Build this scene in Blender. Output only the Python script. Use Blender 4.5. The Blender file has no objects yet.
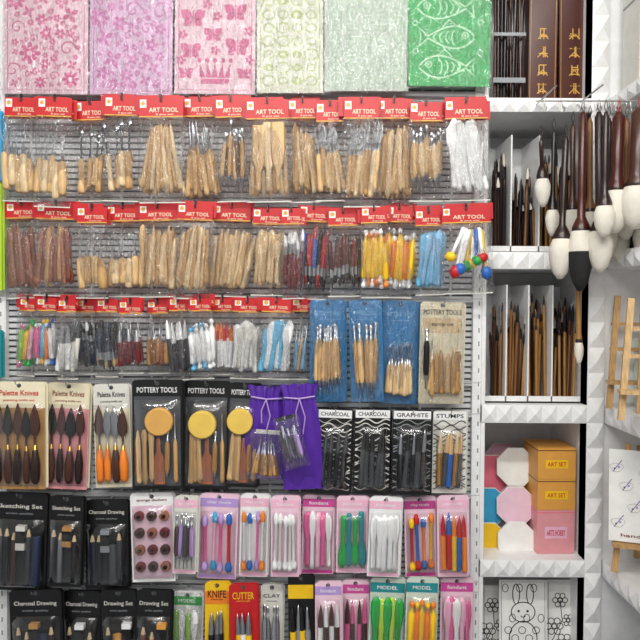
import bpy, math, random
from mathutils import Vector, Matrix, Euler, noise
random.seed(7)
R=random.uniform
# ------------------------------------------------------------ camera
F=36.0*2.0/1.92; FP=640*F/36.0
CAM=Vector((0,-2.0,1.40))
pitch=math.radians(-1.3); roll=math.radians(0.35)
cr=Euler((math.radians(90)+pitch,0,0)).to_matrix() @ Matrix.Rotation(roll,3,'Z')
cd=bpy.data.cameras.new('camera'); cd.lens=F; cd.sensor_width=36; cd.clip_start=0.05
cam=bpy.data.objects.new('camera',cd); bpy.context.collection.objects.link(cam)
cam.matrix_world=Matrix.Translation(CAM)@cr.to_4x4()
bpy.context.scene.camera=cam
bpy.context.scene.view_settings.view_transform='Standard'
def W(px,py,y=0.0):
    d=cr@Vector(((px-320)/FP,-(py-320)/FP,-1)); t=(y-CAM.y)/d.y
    return CAM+d*t
def S(y): return (y-CAM.y)/FP
# ------------------------------------------------------------ materials
def lin(h):
    h=h.lstrip('#'); o=[]
    for i in (0,2,4):
        c=int(h[i:i+2],16)/255; o.append(c/12.92 if c<=.04045 else ((c+.055)/1.055)**2.4)
    return (*o,1)
COL=dict(wood='dcb682',wood2='c69c66',wood3='e8cda2',redwood='8a4a35',redwood2='a5664a',dark='2b1a17',brown='4a2a20',darkred='701c22',
 black='121214',white='f0f0f0',offwhite='dcdad2',red='c41c22',yellow='f5c61a',orange='f08426',blue='2a66bc',lblue='62bce6',green='22a848',lgreen='98d058',
 pink='e6649e',lpink='f0b8d0',magenta='d04c9c',purple='52269a',lilac='b898d8',cyan='3aa6d4',cream='ece2c4',tan='b98b55',kraft='e0a048',cardblue='2580bc',
 bamboo='a87a42',bamboo2='8a5a30',bristle='e9e3d6',grey='8c8f94',dgrey='46484c',boxbrown='4a1c12',gold='d6a548',sponge='e6c25c',sponge2='d9a65a',navy='26304a',
 cardpink='efcbdb',mint='ccd8cc',teal='1f8a90',lime='b8d838',palegreen='c8d8b8',pinkprint='d86496',pinksheet='ecced8',lavsheet='dfbcd8',lavprint='d27cb6',creamsheet='e4e5d6',greensheet='26b45c',greenline='c8f0cc',
 greenprint='c2d08a',mintprint='b2d2b0',panel='dcdddf',panelback='85888c',boxpink='e49aa0',coral='ec7488',paper='f4f3ef',rail='c8cacd',blackbristle='1c1a1c',skyb='8cbce0',silverbrown='5a4030')
ROUGH=dict(wood=.55,black=.35,sponge=.95,sponge2=.95,bristle=.9,blackbristle=.8,paper=.8,panel=.45,white=.35,dark=.3,brown=.3,purple=.3,boxbrown=.3)
_M={}
def M(n):
    if n in _M: return _M[n]
    m=bpy.data.materials.new(n); m.use_nodes=True; nt=m.node_tree; b=nt.nodes['Principled BSDF']; _M[n]=m
    if n=='film' or n=='blister':
        nt.nodes.remove(b); out=nt.nodes['Material Output']
        tr=nt.nodes.new('ShaderNodeBsdfTransparent'); tr.inputs[0].default_value=(.98,.98,.985,1)
        gl=nt.nodes.new('ShaderNodeBsdfGlossy'); gl.inputs['Roughness'].default_value=.1
        lw=nt.nodes.new('ShaderNodeLayerWeight'); lw.inputs['Blend'].default_value=.35
        mm=nt.nodes.new('ShaderNodeMath'); mm.operation='MULTIPLY_ADD'; mm.inputs[1].default_value=.8; mm.inputs[2].default_value=.07 if n=='film' else .04
        mx=nt.nodes.new('ShaderNodeMixShader'); no=nt.nodes.new('ShaderNodeTexNoise'); bp=nt.nodes.new('ShaderNodeBump'); mp=nt.nodes.new('ShaderNodeMapping')
        mp.inputs['Scale'].default_value=(1.9,1.9,.8)
        no.inputs['Scale'].default_value=34; no.inputs['Detail'].default_value=2.5; no.inputs['Distortion'].default_value=2.2
        bp.inputs['Strength'].default_value=1.0 if n=='film' else .05; bp.inputs['Distance'].default_value=.016
        L=nt.links.new
        gi=nt.nodes.new('ShaderNodeNewGeometry')
        L(gi.outputs['Position'],mp.inputs[0]); L(mp.outputs[0],no.inputs['Vector']); L(no.outputs['Fac'],bp.inputs['Height']); L(bp.outputs[0],gl.inputs['Normal'])
        L(bp.outputs[0],lw.inputs['Normal']); L(lw.outputs['Facing'],mm.inputs[0]); L(mm.outputs[0],mx.inputs[0]); L(tr.outputs[0],mx.inputs[1]); L(gl.outputs[0],mx.inputs[2]); L(mx.outputs[0],out.inputs[0])
        return m
    if n in('metal','chrome','goldmetal'):
        b.inputs['Base Color'].default_value=lin({'metal':'b8bbc0','chrome':'d8d8da','goldmetal':'c9a24a'}[n]); b.inputs['Metallic'].default_value=1; b.inputs['Roughness'].default_value=.28
        return m
    c=lin(COL[n]); b.inputs['Roughness'].default_value=ROUGH.get(n,.45)
    tc=nt.nodes.new('ShaderNodeTexCoord'); mp=nt.nodes.new('ShaderNodeMapping'); no=nt.nodes.new('ShaderNodeTexNoise'); rp=nt.nodes.new('ShaderNodeValToRGB')
    woody=n in('wood','wood2','wood3','redwood','redwood2','bamboo','bamboo2','tan')
    mp.inputs['Scale'].default_value=(60,60,6) if woody else (30,30,30)
    no.inputs['Scale'].default_value=3 if woody else 1; no.inputs['Detail'].default_value=3
    k=.28 if woody else .07
    rp.color_ramp.elements[0].position=.3; rp.color_ramp.elements[1].position=.7
    rp.color_ramp.elements[0].color=(c[0]*(1-k),c[1]*(1-k),c[2]*(1-k*1.1),1); rp.color_ramp.elements[1].color=(min(1,c[0]*(1+k*.4)),min(1,c[1]*(1+k*.4)),min(1,c[2]*(1+k*.4)),1)
    L=nt.links.new; L(tc.outputs['Object'],mp.inputs[0]); L(mp.outputs[0],no.inputs['Vector']); L(no.outputs['Fac'],rp.inputs[0]); L(rp.outputs[0],b.inputs['Base Color'])
    if n in('bristle','blackbristle'):
        wv=nt.nodes.new('ShaderNodeTexNoise'); wv.inputs['Scale'].default_value=1; mp2=nt.nodes.new('ShaderNodeMapping'); mp2.inputs['Scale'].default_value=(700,700,20)
        bp=nt.nodes.new('ShaderNodeBump'); bp.inputs['Strength'].default_value=.7; bp.inputs['Distance'].default_value=.002
        L(tc.outputs['Object'],mp2.inputs[0]); L(mp2.outputs[0],wv.inputs['Vector']); L(wv.outputs['Fac'],bp.inputs['Height']); L(bp.outputs[0],b.inputs['Normal'])
    return m
# ------------------------------------------------------------ text cache
_T={}
def tmesh(s):
    if s in _T: return _T[s]
    c=bpy.data.curves.new('t','FONT'); c.body=s; c.resolution_u=2; c.offset=.012
    o=bpy.data.objects.new('t',c); bpy.context.collection.objects.link(o)
    dg=bpy.context.evaluated_depsgraph_get(); me=o.evaluated_get(dg).to_mesh()
    v=[(a.co.x,a.co.y) for a in me.vertices]; f=[tuple(p.vertices) for p in me.polygons]
    bpy.data.objects.remove(o); bpy.data.curves.remove(c)
    if v:
        x0=min(a[0] for a in v);x1=max(a[0] for a in v);y0=min(a[1] for a in v);y1=max(a[1] for a in v)
        v=[((a-x0)/(x1-x0)-.5,(b-y0)/(y1-y0)-.5) for a,b in v]
    _T[s]=(v,f); return _T[s]
# ------------------------------------------------------------ mesh builder
class MB:
    def __init__(s): s.v=[];s.f=[];s.m=[];s.sm=[];s.mats=[]
    def mi(s,n):
        if n not in s.mats: s.mats.append(n)
        return s.mats.index(n)
    def face(s,idx,mat,sm=False): s.f.append(tuple(idx)); s.m.append(s.mi(mat)); s.sm.append(sm)
    def box(s,x0,x1,y0,y1,z0,z1,mat,T=None):
        b=len(s.v); ps=[(x0,y0,z0),(x1,y0,z0),(x1,y1,z0),(x0,y1,z0),(x0,y0,z1),(x1,y0,z1),(x1,y1,z1),(x0,y1,z1)]
        if T: ps=[tuple(T@Vector(p)) for p in ps]
        s.v+=ps
        for q in((0,3,2,1),(4,5,6,7),(0,1,5,4),(1,2,6,5),(2,3,7,6),(3,0,4,7)): s.face([b+i for i in q],mat)
    def poly(s,pts,y,mat,th=0):
        b=len(s.v); n=len(pts); s.v+=[(p[0],y,p[1]) for p in pts]; s.face([b+i for i in range(n)],mat)
        if th:
            s.v+=[(p[0],y+th,p[1]) for p in pts]; s.face([b+n+i for i in range(n)][::-1],mat)
            for i in range(n): j=(i+1)%n; s.face((b+i,b+n+i,b+n+j,b+j),mat)
    def disc(s,cx,cz,r,y,mat,th=0,n=20,rz=None,a0=0):
        rz=rz or r
        s.poly([(cx+r*math.cos(a0+2*math.pi*i/n),cz+rz*math.sin(a0+2*math.pi*i/n)) for i in range(n)],y,mat,th)
    def ribbon(s,pts,w,y,mat,closed=False):
        n=len(pts); b=len(s.v)
        for i in range(n):
            if closed: a=pts[i-1]; c=pts[(i+1)%n]
            else: a=pts[max(0,i-1)]; c=pts[min(n-1,i+1)]
            dx=c[0]-a[0];dz=c[1]-a[1];l=math.hypot(dx,dz) or 1; nx,nz=-dz/l*w/2,dx/l*w/2
            s.v+=[(pts[i][0]+nx,y,pts[i][1]+nz),(pts[i][0]-nx,y,pts[i][1]-nz)]
        for i in range(n if closed else n-1):
            j=(i+1)%n; s.face((b+2*i,b+2*i+1,b+2*j+1,b+2*j),mat)
    def rod(s,p,q,prof,seg=8):
        p=Vector(p);q=Vector(q);ax=(q-p); a=ax.normalized(); yv=Vector((0,1,0))
        u=Vector((1,0,0)) if abs(a.y)>.9 else a.cross(yv).normalized(); v=a.cross(u).normalized()
        b=len(s.v)
        for t,r,mt,fl in prof:
            c=p+ax*t
            for k in range(seg):
                an=2*math.pi*k/seg; s.v.append(tuple(c+u*(r*math.cos(an))+v*(r*fl*math.sin(an))))
        for i in range(len(prof)-1):
            for k in range(seg):
                k2=(k+1)%seg; s.face((b+i*seg+k,b+i*seg+k2,b+(i+1)*seg+k2,b+(i+1)*seg+k),prof[i][2],True)
        s.face([b+k for k in range(seg)][::-1],prof[0][2]); e=b+(len(prof)-1)*seg; s.face([e+k for k in range(seg)],prof[-1][2])
    def tube(s,pts,r,mat,seg=5):
        pts=[Vector(p) for p in pts]; b=len(s.v); n=len(pts)
        for i in range(n):
            a=(pts[min(n-1,i+1)]-pts[max(0,i-1)]).normalized()
            ref=Vector((0,1,0)) if abs(a.y)<.8 else Vector((1,0,0))
            u=a.cross(ref).normalized(); v=a.cross(u)
            for k in range(seg):
                an=2*math.pi*k/seg; s.v.append(tuple(pts[i]+u*r*math.cos(an)+v*r*math.sin(an)))
        for i in range(n-1):
            for k in range(seg):
                k2=(k+1)%seg; s.face((b+i*seg+k,b+i*seg+k2,b+(i+1)*seg+k2,b+(i+1)*seg+k),mat,True)
    def text(s,t,cx,cz,w,h,y,mat,ang=0):
        v,f=tmesh(t); b=len(s.v); ca,sa=math.cos(ang),math.sin(ang)
        for a,c in v:
            X=a*w;Z=c*h; s.v.append((cx+X*ca-Z*sa,y,cz+X*sa+Z*ca))
        for q in f: s.face([b+i for i in q],mat)
    def film(s,x0,x1,z0,z1,bulge,nx=12,nz=16,mat='film',amp=1.2,y0=0,pw=.45):
        b=len(s.v); sd=R(0,100)
        for j in range(nz+1):
            for i in range(nx+1):
                u=i/nx;w=j/nz; x=x0+(x1-x0)*u; z=z0+(z1-z0)*w
                e=(max(0,math.sin(math.pi*u))**pw)*(max(0,math.sin(math.pi*w))**pw)
                n=noise.noise(Vector((x*.16+sd,z*.07,sd)))*amp*2+noise.noise(Vector((x*.4,z*.3+sd,sd)))*amp
                s.v.append((x+n*.3,y0-bulge*e-n*(.3+e*.7),z+n*.3))
        for j in range(nz):
            for i in range(nx):
                a=b+j*(nx+1)+i; s.face((a,a+1,a+nx+2,a+nx+1),mat,True)
    def facets(s,o,u,v,n,nu,nv,h,mat):
        o=Vector(o);u=Vector(u);v=Vector(v);n=Vector(n)
        for i in range(nu):
            for j in range(nv):
                p=o+u*(i/nu)+v*(j/nv); a=p;b_=p+u/nu;c=p+u/nu+v/nv;d=p+v/nv;e=p+u/nu/2+v/nv/2+n*h
                k=len(s.v); s.v+=[tuple(x) for x in(a,b_,c,d,e)]
                for q in((0,1,4),(1,2,4),(2,3,4),(3,0,4)): s.face([k+x for x in q],mat)
    def obj(s,name,loc=(0,0,0),rot=(0,0,0),sc=1.0):
        me=bpy.data.meshes.new(name); me.from_pydata([(a*sc,b*sc,c*sc) for a,b,c in s.v],[],s.f)
        for n in s.mats: me.materials.append(M(n))
        me.polygons.foreach_set('material_index',s.m); me.polygons.foreach_set('use_smooth',s.sm); me.update()
        o=bpy.data.objects.new(name,me); o.location=loc; o.rotation_euler=rot; bpy.context.collection.objects.link(o); return o
# ------------------------------------------------------------ tools
def prof(kind,c):
    a=c[0]; b=c[1] if len(c)>1 else 'metal'
    if kind=='fat': return [(0,2.3,a,1),(.03,3.3,a,1),(.15,3.6,a,1),(.4,3.4,a,1),(.5,2.6,a,1),(.52,1.6,'metal',1),(.62,1.3,'metal',1),(.64,.5,'metal',1),(.66,.5,'metal',1)]
    if kind=='carve': return [(0,2.2,a,1),(.03,3.2,a,1),(.12,3.2,a,1),(.2,2.2,a,1),(.42,2.9,a,1),(.5,2.2,a,1),(.52,1.5,'dgrey',1),(.57,.8,'dgrey',1),(.85,.8,'dgrey',1),(.9,2.2,'metal',.2),(1,1.2,'metal',.2)]
    if kind=='loop': return [(0,1.4,a,1),(.05,2,a,1),(.5,1.9,a,1),(.6,1.5,a,1),(.61,1.3,'metal',1),(.7,1.1,'metal',1),(.71,.4,'metal',1)]
    if kind=='stick':
        k=random.choice((0,1,2,3))
        if k==0: return [(0,.5,a,.6),(.08,2,a,.5),(.3,1.9,a,.6),(.6,1.7,a,.6),(.85,2.4,a,.35),(.96,1.9,a,.3),(1,.5,a,.3)]
        if k==1: return [(0,2.1,a,.3),(.06,2.4,a,.4),(.3,1.8,a,.6),(.7,1.8,a,.6),(.88,1.6,a,.4),(1,.3,a,.3)]
        if k==2: return [(0,1.6,a,.6),(.05,2.1,a,.6),(.8,1.9,a,.6),(1,.6,a,.5)]
        return [(0,1,a,.4),(.12,2.7,a,.3),(.25,1.9,a,.6),(.75,1.7,a,.6),(.9,2.6,a,.3),(1,1.2,a,.3)]
    if kind=='needle': return [(0,1.2,a,1),(.05,1.8,a,1),(.55,1.7,a,1),(.62,1.1,a,1),(.63,.7,'metal',1),(.95,.5,'metal',1),(1,.2,'metal',1)]
    if kind=='double': return [(0,.3,'metal',1),(.15,.5,'metal',1),(.16,1.2,'metal',1),(.22,1.3,a,1),(.3,2,a,1),(.7,2,a,1),(.78,1.3,'metal',1),(.84,1.2,'metal',1),(.85,.5,'metal',1),(.95,1.4,'metal',.3),(1,.6,'metal',.3)]
    if kind=='pen': return [(0,1.5,a,1),(.03,1.9,a,1),(.6,1.9,a,1),(.62,1.8,b,1),(.8,1.6,b,1),(.92,.9,b,1),(1,.2,b,1)]
    if kind=='silicone': return [(0,.8,a,1),(.05,1.5,a,1),(.35,1.9,a,1),(.6,1.5,a,1),(.62,1.5,'metal',1),(.78,1.5,'metal',1),(.8,1.6,b,1),(.9,1.5,b,1),(1,.3,b,1)]
    if kind=='ball': return [(0,.6,b,1),(.02,1.5,b,1),(.05,1.7,b,1),(.08,1.5,b,1),(.1,.8,b,1),(.16,1,a,1),(.2,2,a,1),(.5,1.8,a,1),(.8,2,a,1),(.84,1,a,1),(.9,.8,b,1),(.92,1.4,b,1),(.96,1.6,b,1),(1,.5,b,1)]
    if kind=='dumb': return [(0,1,b,1),(.02,2.6,b,1),(.07,3.4,b,1),(.13,2.9,b,1),(.18,1.6,a,1),(.5,1.5,a,1),(.78,1.6,a,1),(.82,2.4,b,1),(.9,3,b,1),(.97,2,b,1),(1,.5,b,1)]
    if kind=='bigball': return [(0,.8,a,1),(.04,2.2,a,1),(.5,1.8,a,1),(.72,1.4,a,1),(.74,2,b,1),(.78,4.2,b,1),(.86,5,b,1),(.94,4.2,b,1),(1,1,b,1)]
    if kind=='knife': return [(0,1.6,a,1),(.05,2.8,a,1),(.25,3.1,a,1),(.42,1.8,a,1),(.43,1.5,'goldmetal',1),(.48,1.3,'goldmetal',1),(.49,.8,b,1),(.6,.8,b,.8),(.66,3.2,b,.12),(.75,3.6,b,.1),(.9,2.2,b,.1),(1,.3,b,.1)]
    if kind=='spat': return [(0,1.4,a,.5),(.05,1.9,a,.4),(.5,1.5,a,.5),(.6,2.2,a,.25),(.75,3,a,.2),(.92,2.8,a,.2),(1,.8,a,.2)]
    if kind=='pencil': return [(0,1.9,a,1),(.82,1.9,a,1),(.83,1.9,'wood3',1),(.95,.7,'black',1),(1,.15,'black',1)]
    if kind=='block': return [(0,4,a,.6),(.01,4.2,a,.6),(.99,4.2,a,.6),(1,4,a,.6)]
    if kind=='paddle': return [(0,5.5,a,.12),(.02,6,a,.12),(.5,6,a,.12),(.6,4.6,a,.15),(.7,2.2,a,.3),(.95,2,a,.3),(1,1.2,a,.3)]
def tool(mb,kind,c,x0,z0,x1,z1,y,k=1.0,seg=8):
    pr=[(t,r*k,m,f) for t,r,m,f in prof(kind,c)]
    if kind=='block': seg=4
    mb.rod((x0,y,z0),(x1,y,z1),pr,seg)
    if kind in('fat','loop'):
        d=Vector((x1-x0,0,z1-z0)); L=d.length; d.normalize(); n=Vector((-d.z,0,d.x)); s=Vector((x0,y,z0))+d*L*(.66 if kind=='fat' else .71)
        h=L*.32; w=R(1.6,3); t=random.random()
        pts=[s]+([s+d*h*.3+n*w,s+d*h*.75+n*w,s+d*h-n*0,s+d*h*.75-n*w,s+d*h*.3-n*w] if t<.6 else [s+d*h*.5+n*w*.7,s+d*h+n*w,s+d*h-n*w,s+d*h*.5-n*w*.7])+[s]
        mb.tube(pts,.4,'metal',4)
def fan(mb,kind,cols,n,xa,xb,zb,zt,f=1.0,y=-4,k=1.0,jit=1.0,flip=False,cx=None,layers=1,hz=3,lean=0):
    cx=(xa+xb)/2 if cx is None else cx
    for l in range(layers):
        for i in range(n):
            x=xa+(xb-xa)*((i+.5+.3*l)/n); c=cols[i%len(cols)]
            c=c if isinstance(c,tuple) else (c,)
            x0=x+R(-1,1)*jit-lean*.4; x1=cx+(x-cx)*f+R(-2,2)*jit+lean; a=zb+R(0,hz); b=zt-R(0,hz*1.8)
            yy=y+l*3.2+R(-.8,.8); kk=k*R(.85,1.12)
            if flip: tool(mb,kind,c,x1,b,x0,a,yy,kk)
            else: tool(mb,kind,c,x0,a,x1,b,yy,kk)
# ------------------------------------------------------------ hooks (world units)
hooks=MB()
def hook(px,py,y):
    p=W(px,py,y)
    hooks.tube([(p.x,0.0,p.z),(p.x,y-.012,p.z),(p.x,y-.022,p.z+.004),(p.x,y-.026,p.z+.012)],.0017,'chrome',6)
    hooks.box(p.x-.006,p.x+.006,-.006,0.0,p.z-.01,p.z+.01,'chrome')
_k=[0]
def place(mb,name,x0,x1,yt,depth=None,tilt=None):
    _k[0]+=1
    if depth is None: depth=.048+.022*(_k[0]%3)
    if tilt is None: tilt=R(-.04,.04)
    y=-depth; p=W((x0+x1)/2,yt,y)
    hook((x0+x1)/2,yt+2.5,y)
    return mb.obj(name,p,(0,tilt,0),S(y))
def header(mb,w,hh=19,extra=2,col='red',txt='ART TOOL'):
    for e in range(extra+1):
        ox=0 if e==0 else R(-6,6); oz=0 if e==0 else R(-1,5); yy=e*3.0
        mb.box(-w/2+ox,w/2+ox,yy-.5,yy+.5,-hh+oz,oz,col)
        if e==0:
            mb.box(-w/2,w/2,-.75,-.5,-hh,-hh+1.2,'gold')
            mb.box(-w/2+1.2,-w/2+7.5,-.7,-.5,-hh*.5,-1.5,'white'); mb.disc(-w/2+4.3,-hh*.28,2.2,-.78,'gold',n=10)
            mb.text(txt,2.5,-hh*.62,w*.66,hh*.24,-.85,'cream')
            mb.text('8 pcs set',3.5,-hh*.86,w*.4,hh*.11,-.85,'cream')
            mb.disc(0,-2.5,1.5,-.72,'dark',n=10)
            mb.box(-1,1,-1.2,.2,-1,3.5,'black')
        else:
            mb.text(txt,ox+2.5,oz-hh*.62,w*.66,hh*.24,yy-.6,'cream')
def bag(name,x0,x1,yt,yb,tools,hh=19,depth=None,tilt=None,extra=2):
    mb=MB(); w=x1-x0; h=yb-yt
    header(mb,w-2,hh,extra)
    tools(mb,w,h)
    mb.film(-w/2-1,w/2+1,-h,-hh+1,10.5,mat='film',amp=1.9)
    mb.box(-w/2,w/2,-.3,.1,-h-.5,-h+.6,'offwhite')
    return place(mb,name,x0,x1,yt,depth,tilt)
def simple(kind,cols,n,f=1.0,k=1.0,spread=.86,flip=False,layers=2,lo=7,hi=20,jit=1.4,hz=8,lean=None):
    return lambda mb,w,h: fan(mb,kind,cols,n,-w/2*spread,w/2*spread,-h+lo,-hi,f,k=k*1.12,flip=flip,layers=layers,jit=jit,hz=hz if h>85 else 5,lean=R(-3.5,3.5) if lean is None else lean)
w1=['wood','wood2','wood3']
row1=[
 ('loop_sculpting_tool_packet',4,39,simple('fat',['wood','wood3'],5,.9,1.15,layers=1)),
 ('loop_sculpting_tool_packet',37,73,simple('fat',['wood','wood3'],5,.8,1.15,layers=1)),
 ('wood_carving_chisel_packet',73,107,simple('carve',['wood','wood2'],4,1.2,1.15,.7,layers=1,lean=4)),
 ('wood_carving_chisel_packet',104,140,simple('carve',['wood3','wood2'],4,1.6,1.15,.6,layers=1,lean=-2)),
 ('wooden_clay_tool_packet',138,184,simple('stick',w1,9,.4,1.15,.95,lean=0,hi=24)),
 ('wooden_clay_tool_packet',182,217,simple('needle',['wood','wood2'],7,.5,1.4,.95)),
 ('needle_tool_packet',214,247,simple('double',['wood','silverbrown','wood2'],6,.5,1.4,.85)),
 ('wooden_modeling_paddle_packet',245,289,lambda mb,w,h:(fan(mb,'paddle',['wood','wood3'],3,-15,15,-h+8,-22,.9,flip=True,y=-5.5,k=1.15,lean=3),fan(mb,'stick',w1,7,-20,20,-h+5,-24,.8,y=0,k=1.2))),
 ('wooden_clay_tool_packet',287,318,simple('stick',w1,7,.6,1.1,.9,hi=24)),
 ('loop_sculpting_tool_packet',315,345,simple('loop',w1,7,.6,1.35,.9)),
 ('wooden_clay_tool_packet',343,380,simple('loop',w1,7,1.25,1.35,.75,lean=3)),
 ('wooden_clay_tool_packet',376,412,simple('stick',w1,8,.65,1.15,.9,hi=24)),
 ('wooden_clay_tool_packet',409,443,simple('double',w1,7,.9,1.3,.85)),
 ('plastic_clay_knife_packet',444,488,simple('spat',['white'],8,.7,1.5,.75,flip=False,hi=18,lean=-5)),
]
for i,(n,a,b,t) in enumerate(row1):
    bag(n,a,b,98+R(-2,3)+i*.2,204+R(-5,2),t)
row2=[
 ('wooden_clay_tool_packet',5,38,simple('stick',['redwood','redwood2'],7,.9,1.2,.9)),
 ('wooden_clay_tool_packet',36,76,simple('stick',['redwood2','redwood','wood2'],8,.8,1.2,.9)),
 ('wood_carving_chisel_packet',76,108,simple('fat',['wood','wood2'],4,1,1.2,.85,layers=1)),
 ('wood_carving_chisel_packet',106,140,simple('fat',['wood','wood3'],5,1,1.15,.9,layers=1)),
 ('wooden_clay_tool_packet',138,177,simple('stick',w1,9,.9,1.15,.9)),
 ('wooden_clay_tool_packet',177,214,simple('spat',w1,8,.8,1,.85,flip=True)),
 ('wooden_clay_tool_packet',212,252,simple('stick',['wood3','wood'],9,1.15,1.15,.85,lean=5)),
 ('wooden_clay_tool_packet',252,284,simple('spat',['wood','wood3'],6,.9,1.2,.85)),
 ('silicone_tip_shaper_packet',280,302,simple('silicone',[('darkred','white')],5,1,1.1,.8)),
 ('silicone_tip_shaper_packet',299,329,simple('silicone',[('blue','black'),('black','red'),('red','black')],6,1.05,1.2,.85,flip=True)),
 ('embossing_stylus_packet',327,359,simple('silicone',[('brown','dark'),('darkred','black')],7,1,1.2,.9,flip=True)),
 ('plastic_clay_tool_packet',360,388,simple('ball',[('yellow','white'),('yellow','orange')],6,.8,1.4,.9)),
 ('plastic_clay_tool_packet',385,414,simple('ball',[('yellow','metal'),('orange','white'),('yellow','white')],6,1,1.4,.9)),
 ('plastic_clay_knife_packet',414,443,simple('spat',['lblue','skyb'],6,.7,1.3,.8,lean=4)),
]
for i,(n,a,b,t) in enumerate(row2):
    bag(n,a,b,204+R(-2,3)+i*.3,297+R(-4,2),t,hh=16)
def balls(mb,w,h):
    cs=[('white','yellow'),('white','red'),('white','blue'),('yellow','green'),('white','yellow'),('blue','green'),('white','red'),('yellow','blue')]
    for i in range(8):
        x=-21+i*5.8
        tool(mb,'bigball',cs[i],x*.4+5,-20-R(0,4),x+R(-2,2),-54-(i*37%20),-5+R(-2,2),1.15,12)
bag('ball_stylus_packet',441,491,207,293,balls,hh=16)
row3=[
 ('dotting_tool_packet',19,37,simple('ball',[('lgreen','pink'),('yellow','green'),('lpink','green')],3,1,1.4,.9)),
 ('dotting_tool_packet',36,58,simple('ball',[('pink','white'),('lblue','yellow'),('orange','white'),('white','blue')],4,1,1.3,.9)),
 ('detail_brush_packet',57,77,simple('pen',[('white','grey'),('offwhite','dgrey')],4,1,1.2,.9)),
 ('detail_brush_packet',75,97,simple('silicone',[('navy','black'),('dgrey','white')],5,1,1.3,.9)),
 ('detail_brush_packet',96,119,simple('silicone',[('black','wood'),('navy','black')],5,1,1.3,.9,flip=True)),
 ('detail_brush_packet',118,143,simple('pen',[('darkred','metal'),('darkred','black')],5,1,1.3,.9)),
 ('needle_tool_packet',146,169,simple('needle',['tan','redwood2'],5,1,1.3,.9)),
 ('craft_knife_packet',168,188,simple('pen',[('dgrey','white'),('black','white')],4,1,1.3,.9)),
 ('plastic_stylus_packet',188,212,simple('ball',[('white','lblue'),('white','white')],4,1,1.4,.9)),
 ('plastic_stylus_packet',211,234,simple('pen',[('white','orange'),('white','red')],5,1,1.3,.9)),
 ('plastic_stylus_packet',233,262,simple('spat',['white','offwhite'],6,.8,1.3,.9)),
 ('plastic_clay_knife_packet',261,292,simple('spat',['lblue','white'],6,.9,1.4,.85)),
 ('bead_needle_packet',291,309,simple('needle',['skyb','wood'],3,.9,1.0,.6)),
]
for i,(n,a,b,t) in enumerate(row3):
    bag(n,a,b,299+R(-1,2),377+R(-4,3),t,hh=13)
# ------------------------------------------------------------ carded packs
def card(name,x0,x1,yt,yb,col,draw,bl=None,depth=None,tilt=None,r=2.5,film=False):
    mb=MB(); w=x1-x0-1.5; h=yb-yt
    out=[(-w/2,-h),(w/2,-h),(w/2,-r),(w/2-r,0),(-w/2+r,0),(-w/2,-r)]
    mb.poly(out,0,col,.8); mb.poly([(p[0]*.98+2,p[1]*.99) for p in out],3,col,.8)
    mb.disc(0,-3.5,2.2,-.15,'dgrey',n=12)
    draw(mb,w,h)
    if bl:
        a,b,c,d=bl
        mb.film(w*a,w*b,-h*d,-h*c,8,8,12,'blister',.25,y0=-.3,pw=.2)
    if film: mb.film(-w/2,w/2,-h,0,7.5,10,16,'film',1.0,y0=-.3,pw=.35)
    return place(mb,name,x0,x1,yt,depth,tilt)
def ptools(title,tc,cols,kind='double',n=5,k=1.2,z0=.94,z1=.3,f=.8,sp=.75,strip=None,flip=False,th=.04):
    def d(mb,w,h):
        if strip: mb.box(-w/2,w/2,-.3,-.05,-h*.24,-h*.1,strip)
        mb.text(title,0,-h*.13,w*.76,h*th,-.5,tc)
        mb.text('professional quality',0,-h*.19,w*.5,h*.02,-.5,tc)
        fan(mb,kind,cols,n,-w/2*sp,w/2*sp,-h*z0,-h*z1,f,y=-4,k=k,layers=1,flip=flip)
    return d
card('wooden_pottery_tool_set',309,346,300,402,'cardblue',ptools('POTTERY TOOLS','skyb',['wood','wood2'],'double',8,1.4,.94,.22),film=True)
card('wooden_pottery_tool_set',348,381,300,402,'cardblue',ptools('POTTERY TOOLS','skyb',['wood2','wood'],'double',5,1.4,.98,.2,1.3,.6),film=True)
card('wooden_pottery_tool_set',382,420,301,404,'cardblue',ptools('POTTERY TOOLS','skyb',['wood','wood3'],'loop',8,1.35,.92,.4,.9),film=True)
def ps(mb,w,h):
    mb.text('POTTERY TOOLS',0,-h*.1,w*.85,h*.05,-.5,'black'); mb.box(-w/2+3,w/2-3,-.3,-.05,-h*.3,-h*.16,'wood3')
    mb.text('starter set',0,-h*.22,w*.5,h*.03,-.5,'brown')
    fan(mb,'stick',['wood','wood2','tan'],6,-w*.3,w*.42,-h*.92,-h*.46,.9,y=-4,k=1.3)
    tool(mb,'double',('black',),-w*.36,-h*.85,-w*.36,-h*.25,-5,1.5); tool(mb,'needle',('wood2',),-w*.22,-h*.92,-w*.24,-h*.35,-5,1.3)
card('pottery_tool_starter_set',420,466,302,404,'cream',ps,film=True)
def pk(title,hc,cols,n,pic='cream'):
    def d(mb,w,h):
        mb.box(-w/2,w/2,-.25,-.05,-h,-h*.24,pic)
        mb.text(title,0,-h*.1,w*.75,h*.05,-.5,hc); mb.text('painting knife set',0,-h*.17,w*.6,h*.025,-.5,hc)
        fan(mb,'knife',cols,n,-w/2*.88,w/2*.88,-h*.95,-h*.18,1,y=-5,k=1.4,layers=1,jit=.4)
    return d
card('palette_knife_set',-8,46,382,490,'cream',pk('Palette Knives','red',[('dark','brown'),('brown','black')],5,'tan'),(-.48,.48,.2,.97))
card('palette_knife_set',47,91,383,490,'cream',pk('Palette Knives','redwood',[('brown','black'),('dark','brown')],4,'boxpink'),(-.48,.48,.2,.97))
card('palette_knife_set',92,130,384,488,'offwhite',pk('Palette Knives','black',[('orange','brown'),('orange','metal'),('brown','metal')],4,'cream'),(-.48,.48,.2,.97))
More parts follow.
